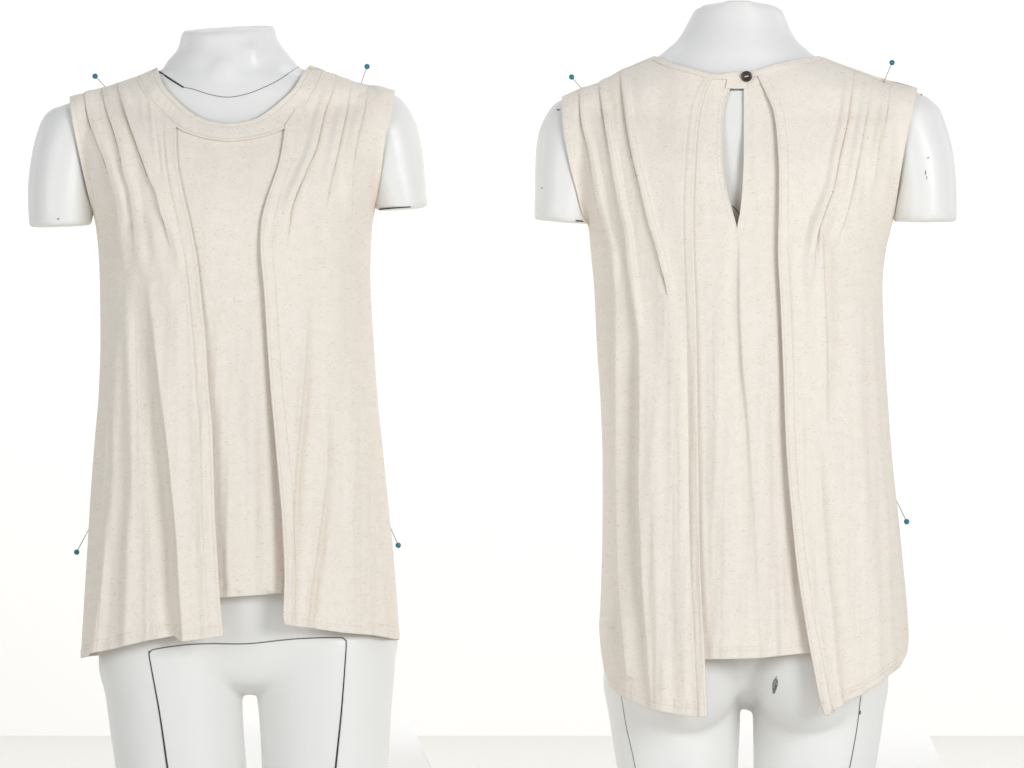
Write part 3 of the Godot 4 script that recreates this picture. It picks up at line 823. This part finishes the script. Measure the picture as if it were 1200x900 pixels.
func back_station():
	centre = 900.0
	place = Transform3D(Basis(Vector3.UP, -atan(0.3 / CAM_DIST)), Vector3(0.3, EYE, 0))
	var b := back_body(); b.mesh()
	var o := Vector3(875, 925, 0)
	var man := thing("mannequin", "white mannequin seen from behind, with a dark scuff on its right buttock", "mannequin", o, "white shop mannequins")
	var parts := body_parts(b, o, func(c: Vector3) -> String:
		if c.y < 120.0 and c.x > 745 and c.x < 985 and c.y < 109.0 - absf(c.x - 865.0) * 0.3: return "neck_piece"
		if c.y < 275.0 and c.x < 664.0 + (c.y - 113.0) * 0.17: return "arm_left"
		if c.y < 275.0 and c.x > 1072.0 - (c.y - 105.0) * 0.17: return "arm_right"
		return "torso")
	for k in parts: part("arm" if k.begins_with("arm") else k, parts[k], M.shell, man)
	part("neck_joint", joint(b, [[780, 88], [820, 103], [850, 108.5], [866, 109], [882, 108.5], [910, 104], [950, 88]], 0.7, 0.7, o), M.joint, man)
	part("back_joint", joint(b, [[858.5, 243.5], [863, 248], [867, 254]], 0.45, 0.45, o, 0.3), M.dark, man)
	part("side_joint", joint(b, [[729, 812], [735, 850], [742, 880], [746, 900], [749, 924]], 0.35, 0.5, o), M.fine_joint, man)
	part("side_joint", joint(b, [[1008, 808], [1004, 845], [998, 880], [994, 900], [990, 924]], 0.5, 0.6, o), M.joint, man)
	for s in [[Vector2(908, 798), 3.2, 11.0, 0.16], [Vector2(655, 129.5), 2.4, 1.1, 0.2], [Vector2(1079, 112.5), 1.2, 1.8, 0.2], [Vector2(1086, 187), 1.6, 0.7, -0.4], [Vector2(1083, 204), 0.6, 3.2, 0.0], [Vector2(1084.5, 210), 0.5, 2.4, 0.0], [Vector2(1007, 832), 1.0, 3.0, 0.1], [Vector2(636, 221), 1.2, 0.7, 0.3]]:
		part("scuff_mark", scuff(b, s[0], s[1], s[2], s[3], o), M.mark, man)
	part("arm_rim", joint(b, [[676, 259.5], [684, 260]], 0.9, 0.7, o, 0.0), M.dark, man)

	var sil := [[96, 640, 1096, 0, 0], [112, 640, 1096, 26, 26], [130, 640, 1094, 58, 52], [150, 646, 1086, 80, 72], [200, 664, 1066, 98, 98], [240, 679, 1051, 101, 110], [264, 689, 1045, 101, 112], [300, 692.5, 1037, 99, 111], [336, 696, 1034, 98, 108], [400, 699, 1036, 97, 102], [480, 704, 1041, 100, 98],
		[545, 706, 1046, 104, 98], [600, 706, 1052, 110, 100], [660, 705, 1058, 118, 103], [715, 703, 1063, 127, 106], [745, 701, 1064.5, 133, 107], [790, 700, 1066, 136, 108], [850, 700, 1066, 136, 108]]
	var bo := Vector3(880, 838, 0)
	var top := thing("sleeveless_top", "cream sleeveless jersey top seen from behind, keyhole opening closed by a dark button", "top", bo, "cream sleeveless tops")

	# middle panels either side of the keyhole, joined below it
	var mid := sheet(b, sil, 3, 1.0, [[0, 0.6], [200, 0.5], [700, -1.0]])
	mid.folds = [fold([[865, 262, 0], [866, 300, 1.5], [866, 340, 3.2], [868.6, 420, 3.6], [873, 467, 2.6], [878, 529, 1.4], [884, 620, 0.9], [892, 770, 0.6]], 12.0, 1, 2.2), fold([[840, 380, 0], [844, 500, 2.0], [848, 640, 2.6], [850, 772, 2.4]], 10.0), fold([[902, 360, 0], [904, 480, 2.0], [912, 620, 2.2], [920, 772, 2.0]], 9.0)]
	var kl := [[861, 92], [855, 108], [850, 122], [846.5, 153], [846.5, 192], [850.5, 221], [857, 246], [862.5, 266], [864, 275], [864.6, 300], [865.7, 330], [868, 420], [873, 467], [878, 529], [884, 620], [890, 769.5]]
	var kr := [[872.8, 93], [872.6, 133], [872.6, 182], [871.4, 216], [868.6, 250], [865.6, 266], [864.3, 275], [864.9, 300], [866, 330], [868.3, 420], [873.3, 467], [878.3, 529], [884.3, 620], [890.3, 769.5]]
	part("centre_panel", panel(mid, [[[800, 82], [790, 200], [785, 500], [785, 774]], [[830, 88.5], [824, 200], [830, 500], [832, 771]], kl, kr, [[895, 85.5], [897, 250], [905, 500], [920, 766]], [[925, 77], [930, 250], [950, 500], [966, 762]]], [22, 30, 1, 24, 20], bo, 2.2, [0, 0], true, Vector2(0.15, 0.25), false, 2, 275.0), M.cloth, top)
	for k in [kl, kr]:
		var path := PackedVector3Array()
		for p in along_x(tab(swap(k), 1), 93.0, 274.0, 0.0): path.append(mid.point(p[0], p[1], -0.2))
		part("keyhole_edge", cord(path, [0.9, 0.9], bo, 8), M.cloth, top)
	part("hem_stitching", stitches(mid, along_hem(mid, 826, 950, -13.0), bo), M.thread, top)
	part("hem_stitching", stitches(mid, along_hem(mid, 826, 950, -8.5), bo), M.thread, top)
	part("keyhole_stitching", stitches(mid, along_x(tab(swap(kl), 1), 110, 260, -5.0), bo, 3.4, 2.2, 0.35), M.thread, top)

	# left overlay
	var g0 := [[659, 114.5], [661, 148], [669, 193], [677, 225], [683.5, 252], [689, 264], [692.5, 300], [696, 336], [699, 400], [704, 480], [706, 545], [706, 600], [705, 660], [702, 720], [704, 752], [709, 782], [717, 801]]
	var t1 := [[679, 104.5], [682, 140], [693, 185], [703, 236], [714, 281], [718, 300], [720, 342], [720, 400], [721, 500], [722, 650], [728, 816]]
	var t2 := [[702, 97], [710, 148], [719, 196], [727, 241], [735, 279], [737, 300], [744, 355], [749, 395], [750, 450], [751, 550], [753, 680], [758, 828]]
	var t3 := [[727, 81.5], [733, 135], [743, 188], [753, 225], [762, 263], [770.5, 290], [777, 314], [783, 342], [785, 380], [786, 500], [788, 680], [792, 835]]
	var g4 := [[766, 65.5], [768, 120], [775, 190], [785, 260], [794, 320], [798, 400], [801, 500], [803, 680], [808, 837]]
	var g5 := [[800, 81.5], [795, 130], [795, 190], [799, 260], [804, 320], [807, 400], [809, 500], [812, 680], [818, 838]]
	var ed := [[838, 91], [826, 115], [820, 140], [816, 190], [813.5, 260], [815, 320], [817, 373], [819, 498], [820, 566], [822, 657], [827, 753], [831, 838]]
	var ov := sheet(b, sil, 3, 1.0, [[0, 0.8], [80, 1.0], [110, 2.0], [200, 2.8], [400, 3.5], [830, 5.0]])
	ov.seam_end = 722.0
	ov.edge = tab(swap(ed), 1); ov.edge_dir = 1; ov.seam = 11.0; ov.lift = tab([[90, 0], [300, 0.3], [500, 1.0], [700, 2.0], [838, 3.0]], 1)
	ov.pleats = [pleat(t1, 4.4, 300, 352, 11.0, -1), pleat(t2, 4.6, 345, 400, 11.5, -1), pleat(t3, 5.0, 315, 354, 12.0, -1)]
	ov.folds = [fold([[716, 290, 0], [722, 345, 3.0], [723, 420, 5.0], [724, 540, 6.0], [726, 660, 5.0], [736, 790, 3.0]], 9.0, 1, 3.5), fold([[742, 330, 0], [748, 385, 3.5], [751, 450, 7.0], [751, 560, 8.0], [754, 660, 7.0], [760, 760, 3.6], [764, 836, 2.4]], 13.0, 1, 4.0),
		fold([[783, 330, 0], [787, 380, 2.0], [790, 470, 1.5], [790, 560, 0]], 8.0), fold([[772, 420, 0], [770, 520, 2.4], [774, 660, 2.8], [780, 838, 2.0]], 9.0), fold([[806, 340, 0], [807, 440, -1.6], [808, 560, -2.4], [810, 680, -1.6], [814, 838, -0.6]], 5.0), fold([[703, 300, 0], [710, 420, 1.6], [712, 560, 2.0], [712, 760, 1.5]], 4.0), fold([[684, 170, 0], [690, 200, 2.0], [697, 245, 2.0], [703, 300, 1.0], [706, 340, 0]], 5.0, 1, 2.0),
		fold([[690, 700, 0], [704, 735, 3.0], [720, 770, 0]], 9.0)]
	part("overlay_panel", panel(ov, [g0, t1, t2, t3, g4, g5, ed], [24, 22, 24, 16, 14, 18], bo, 2.1, [0, 1], true, Vector2(0.05, 0.05)), M.cloth, top)
	part("edge_stitching", stitches(ov, along_x(ov.edge, 98, 834, -11.0), bo), M.thread, top)
	part("edge_stitching", stitches(ov, along_x(ov.edge, 98, 834, -2.5), bo, 3.4, 2.2, 0.35), M.thread, top)
	part("hem_stitching", stitches(ov, along_hem(ov, 722, 828, -13.0), bo), M.thread, top)
	part("hem_stitching", stitches(ov, along_hem(ov, 722, 828, -8.5), bo), M.thread, top)
	for t in [[t1, 290.0], [t2, 330.0], [t3, 320.0]]:
		part("pleat_stitching", stitches(ov, along_x(tab(swap(t[0]), 1), t[0][0][1] + 8.0, t[1], 8.5), bo, 3.2, 2.2, 0.3), M.thread, top)

	# right overlay
	var h0 := [[1075, 104], [1067, 135], [1059, 175], [1052, 220], [1047.5, 252], [1044, 270], [1037, 300], [1034, 336], [1036, 400], [1041, 480], [1046, 545], [1052, 600], [1058, 660], [1063, 715], [1064.5, 742], [1063, 760], [1054, 778]]
	var u1 := [[1043, 96], [1039, 129], [1031, 167], [1025, 200], [1020, 235], [1014, 270], [1009, 340], [1010, 450], [1016, 600], [1034, 795]]
	var u2 := [[1023, 88.5], [1016, 129], [1011, 156], [1005, 188], [997, 225], [988, 263], [982, 281], [982, 340], [984, 450], [992, 600], [1008, 813]]
	var u3 := [[1000, 80.5], [996, 119], [991, 151], [984, 180], [976, 220], [965, 247], [956, 273], [953, 294], [951, 340], [955, 450], [966, 600], [990, 821]]
	var h4 := [[963, 66.5], [962, 120], [956, 180], [948, 230], [938, 270], [934, 300], [934, 340], [938, 450], [948, 600], [976, 829]]
	var h5 := [[925, 76.5], [932, 120], [934, 180], [931, 230], [925, 280], [924, 340], [928, 450], [937, 600], [969, 833]]
	var he := [[886, 88], [898, 113], [907.5, 138], [911, 170], [912.5, 207], [912, 250], [911, 295], [914, 358], [917, 435], [919, 498], [922, 554], [926, 600], [932, 660], [942, 730], [951, 780], [958, 816], [964, 836]]
	var ow := sheet(b, sil, 3, 1.0, [[0, 0.8], [80, 1.0], [110, 2.0], [200, 2.8], [400, 3.5], [830, 5.0]])
	ow.seam_end = 730.0
	ow.edge = tab(swap(he), 1); ow.edge_dir = -1; ow.seam = 11.0; ow.lift = tab([[88, 1.0], [130, 4.0], [200, 5.5], [400, 5.5], [560, 7.5], [700, 9.0], [836, 8.0]], 1); ow.lift_w = 20.0
	ow.pleats = [pleat(u1, 3.0, 190, 240, 12.0, 1), pleat(u2, 3.6, 255, 292, 13.0, 1), pleat(u3, 4.4, 250, 306, 13.0, 1)]
	ow.folds = [fold([[978, 215, 0], [970, 240, 3.0], [960, 268, 6.0], [953, 300, 6.5], [948, 345, 5.0], [946, 410, 3.0], [946, 480, 0]], 12.0, 0), fold([[960, 262, 0], [962, 298, 6.0], [964, 342, 8.0], [967, 395, 7.0], [968, 450, 4.5], [970, 520, 0]], 12.0, -1, 3.0), fold([[960, 262, 0], [954, 278, -3.0], [950, 300, -2.0], [946, 340, 0]], 3.5),
		fold([[930, 250, 0], [928, 300, 2.0], [930, 380, 2.4], [934, 480, 1.0], [936, 540, 0]], 6.0), fold([[958, 500, 0], [966, 600, 3.5], [974, 700, 4.0], [986, 825, 3.0]], 12.0, -1, 5.0), fold([[1004, 330, 0], [1006, 430, 2.0], [1010, 560, 2.4], [1022, 700, 2.4], [1030, 800, 2.0]], 12.0), fold([[1024, 300, 0], [1024, 400, 1.4], [1034, 560, 2.0], [1044, 780, 2.0]], 6.0),
		fold([[1036, 120, 0], [1030, 160, 1.6], [1026, 195, 2.2], [1024, 225, 0]], 5.0, -1, 2.0), fold([[1050, 120, 0], [1044, 160, 1.2], [1040, 200, 0]], 4.0), fold([[1044, 180, 0], [1036, 215, 1.4], [1034, 260, 0]], 5.0), fold([[1012, 190, 0], [1004, 230, 1.3], [1000, 275, 0]], 6.0), fold([[941, 590, 0], [952, 700, 2.0], [968, 834, 2.0]], 5.0)]
	part("overlay_panel", panel(ow, [he, h5, h4, u3, u2, u1, h0], [14, 12, 22, 20, 20, 28], bo, 2.1, [1, 0], true, Vector2(0.4, 0.15)), M.cloth, top)
	part("edge_stitching", stitches(ow, along_x(ow.edge, 98, 832, 11.0), bo), M.thread, top)
	part("edge_stitching", stitches(ow, along_x(ow.edge, 98, 832, 2.5), bo, 3.4, 2.2, 0.35), M.thread, top)
	part("hem_stitching", stitches(ow, along_hem(ow, 968, 1050, -13.0), bo), M.thread, top)
	part("hem_stitching", stitches(ow, along_hem(ow, 968, 1050, -8.5), bo), M.thread, top)
	part("loose_thread", cord(PackedVector3Array([ow.point(960, 815, 0.5), ow.point(957, 819, 2.0), ow.point(955.5, 825, 2.5), ow.point(955.5, 832, 1.0)]), [0.9, 0.5], bo), M.thread, top)

	var far := sheet(b, sil, 4, -1.0, [[0, 1.5], [760, 3.0]])
	far.seam_end = 722.0
	far.folds = [fold([[800, 260, 0], [790, 400, 5.0], [780, 770, 9.0]], 22.0), fold([[870, 260, 0], [875, 400, 4.0], [885, 770, 7.0]], 22.0), fold([[950, 260, 0], [960, 400, 5.0], [980, 770, 9.0]], 22.0)]
	part("front_panel", panel(far, [g0, [[702, 97], [735, 300], [740, 780]], [[766, 65.5], [790, 300], [800, 765]], [[800, 130], [825, 300], [835, 760]], [[864, 152], [870, 300], [880, 758]], [[930, 130], [915, 300], [925, 760]], [[963, 66.5], [955, 300], [975, 765]], [[1023, 88.5], [1000, 300], [1020, 772]], h0], [14, 14, 12, 14, 14, 12, 14, 14], bo, 6.0, [0, 0], true, Vector2(0.2, 0.4)), M.cloth, top)

	# narrow neck binding, in two pieces that meet under the button
	var cs := sheet(b, sil, 3, 1.0, [[0, 2.4], [150, 3.4]])
	part("neck_binding", band(cs, smooth_line([[768, 68.5], [784, 76], [805, 82], [837, 90.5], [861, 88.5], [873, 88.5]], 2.0), smooth_line([[765, 71], [782, 80], [804, 87], [836, 95.5], [861, 96.5], [872, 97]], 2.0), bo, 5, false, false), M.cloth, top)
	part("neck_binding", band(cs, smooth_line([[866, 88.5], [884, 87], [907, 79.5], [938, 72], [960, 68]], 2.0), smooth_line([[866, 95.5], [885, 92.5], [908, 85], [940, 77.5], [963, 71]], 2.0), bo, 5, false, false), M.cloth, top)
	var tabs := sheet(b, sil, 3, 1.0, [[0, 3.2], [150, 2.0]])
	part("button_tab", band(tabs, [[853, 95], [864, 95.5], [876, 96]], [[851, 106.5], [864, 107], [876, 107]], bo, 5, false, false), M.cloth, top)
	button(cs, top, bo)
	place_pins(b, [[Vector3(670, 90, 6), Vector3(681, 103, 4), "teal headed pin in the left shoulder of the rear view top"], [Vector3(1045, 74, 6), Vector3(1037, 93, 4), "teal headed pin in the right shoulder seam of the rear view top"], [Vector3(1062, 611, 8), Vector3(1051.5, 589, 2), "teal headed pin sticking out of the right side of the rear view top"]])
	board("low white board under the mannequin seen from behind")

func button(cs: Sheet, top: Node3D, bo: Vector3):
	var prof := [[0.0, 1.5], [2.4, 1.5], [3.4, 1.9], [4.2, 2.9], [5.2, 3.2], [6.0, 2.8], [6.4, 2.0], [6.2, 1.2], [5.4, 0.5], [0.0, 0.3]]
	var v := PackedVector3Array(); var idx := PackedInt32Array(); var n := PackedVector3Array()
	for k in prof.size():
		var a: Array = prof[maxi(k - 1, 0)]; var c: Array = prof[mini(k + 1, prof.size() - 1)]
		var t := Vector2(c[0] - a[0], c[1] - a[1]).normalized()
		for q in 32:
			var d := Vector2.from_angle(TAU * q / 32.0)
			v.append(Vector3(d.x * prof[k][0], d.y * prof[k][0], prof[k][1]) * MM); n.append(Vector3(-t.y * -d.x * -1.0, -t.y * -d.y * -1.0, t.x).normalized() if k < 9 else Vector3(0, 0, -1))
			if k:
				var i0 := (k - 1) * 32 + q; var i1 := (k - 1) * 32 + (q + 1) % 32
				idx.append_array([i0, i1, i0 + 32, i1, i1 + 32, i0 + 32])
	var bt := part("button", mesh_of(v, n, PackedVector2Array(), idx), M.horn, top, "small round dark horn button")
	bt.position = w(cs.point(875.2, 93.5, 1.2), bo)
	for s in [-1.0, 1.0]:
		var h := CylinderMesh.new(); h.top_radius = 0.0008; h.bottom_radius = 0.0008; h.height = 0.0004; h.radial_segments = 12
		var hm := part("button_hole", h, M.dark, bt); hm.rotation.x = PI / 2; hm.position = Vector3(2.0 * s, 0.5 * s, 1.6) * MM
	var pts := PackedVector3Array()
	for k in 7: pts.append(Vector3(lerpf(-2.1, 2.1, k / 6.0), lerpf(0.5, -0.5, k / 6.0), 1.3 + 0.9 * sin(PI * k / 6.0)))
	part("button_thread", cord(pts, [0.7, 0.7], Vector3.ZERO), M.thread, bt)

func board(label: String):
	var t := thing("display_board", label, "board", Vector3(centre + 25.0, 925, -500), "white boards under the mannequins")
	# a low platform with softened edges: an outline drawn in and up
	var st := SurfaceTool.new(); st.begin(Mesh.PRIMITIVE_TRIANGLES)
	var x0 := -0.205; var x1 := 0.195; var z0 := -0.92; var z1 := 0.85; var h := EYE - 0.475 - 0.001
	var levels := [[0.0, -h], [0.0, -0.006], [0.0018, -0.0018], [0.006, 0.0]]
	var rings := []
	for l in levels:
		var ring := []
		for c in [[x1, z1, 0.0], [x0, z1, 90.0], [x0, z0, 180.0], [x1, z0, 270.0]]:
			for k in 5:
				var a: float = deg_to_rad(c[2] + k * 22.5)
				var r: float = 0.012 - l[0]
				var cx: float = c[0] - signf(c[0]) * 0.012; var cz: float = c[1] - signf(c[1]) * 0.012
				ring.append(Vector3(cx + cos(a) * r, l[1], cz + sin(a) * r))
		rings.append(ring)
	for k in 3:
		for q in 20:
			var a: Vector3 = rings[k][q]; var b: Vector3 = rings[k][(q + 1) % 20]; var c: Vector3 = rings[k + 1][q]; var d: Vector3 = rings[k + 1][(q + 1) % 20]
			st.set_smooth_group(0)
			for p in [a, b, c, b, d, c]: st.add_vertex(p)
	st.set_smooth_group(1)
	for q in range(1, 19):
		for p in [rings[3][0], rings[3][q], rings[3][q + 1]]: st.add_vertex(p)
	st.generate_normals()
	part("board_top", st.commit(), M.board, t)

func structure(called: String, mesh: Mesh, mat: Material, pos: Vector3):
	var o := part(called, mesh, mat, self); o.position = pos
	o.set_meta("kind", "structure")
	return o

func area(called: String, pos: Vector3, target: Vector3, size: Vector2, energy: float, color := Color(0.975, 0.985, 1.0)):
	var l := AreaLight3D.new(); l.name = called; add_child(l)
	l.area_size = size; l.light_energy = energy; l.light_color = color; l.area_range = 20.0; l.shadow_enabled = true
	l.look_at_from_position(pos, target, Vector3.UP)

func _ready():
	# ---- camera, light, exposure
	var cam := Camera3D.new(); cam.name = "camera"; add_child(cam)
	cam.position = Vector3(0, EYE, CAM_DIST); cam.fov = rad_to_deg(2.0 * atan(0.45 / CAM_DIST)); cam.near = 0.1; cam.far = 60.0
	var env := Environment.new()
	env.background_mode = Environment.BG_COLOR; env.background_color = Color(0.972, 0.983, 1.0); env.background_energy_multiplier = 0.29
	env.tonemap_mode = Environment.TONE_MAPPER_LINEAR; env.tonemap_exposure = 1.06
	env.sdfgi_enabled = true; env.ssao_enabled = true; env.ssil_enabled = true
	var we := WorldEnvironment.new(); we.name = "studio_air"; we.environment = env; add_child(we)
	area("key_softbox", Vector3(2.3, 1.5, 3.4), Vector3(0.1, 0.6, 0), Vector2(1.5, 1.5), 8.1, Color(0.973, 0.983, 1.0))
	area("fill_softbox", Vector3(-2.6, 1.2, 3.2), Vector3(-0.1, 0.6, 0), Vector2(1.8, 1.8), 3.9, Color(0.965, 0.979, 1.0))
	area("background_lamp_left", Vector3(-2.4, 1.5, -1.1), Vector3(-0.5, 1.6, -3.0), Vector2(0.8, 1.6), 2.45)
	area("background_lamp_right", Vector3(2.4, 1.5, -1.1), Vector3(0.5, 1.6, -3.0), Vector2(0.8, 1.6), 2.45)

	area("background_lamp_above", Vector3(0, 2.7, -1.0), Vector3(0, 0.1, -1.35), Vector2(2.4, 0.8), 2.0)
	rng.seed = 11
	grain = FastNoiseLite.new(); grain.seed = 21; grain.frequency = 0.012; grain.fractal_octaves = 2
	make_materials()

	# ---- the studio: backdrop and floor
	var wall := BoxMesh.new(); wall.size = Vector3(12, 5, 0.1)
	structure("backdrop_wall", wall, M.paper, Vector3(0, 2.5, -3.05))
	var ground := BoxMesh.new(); ground.size = Vector3(12, 0.1, 14)
	structure("floor", ground, M.floor, Vector3(0, -0.05, 4.0))

	front_station()
	back_station()
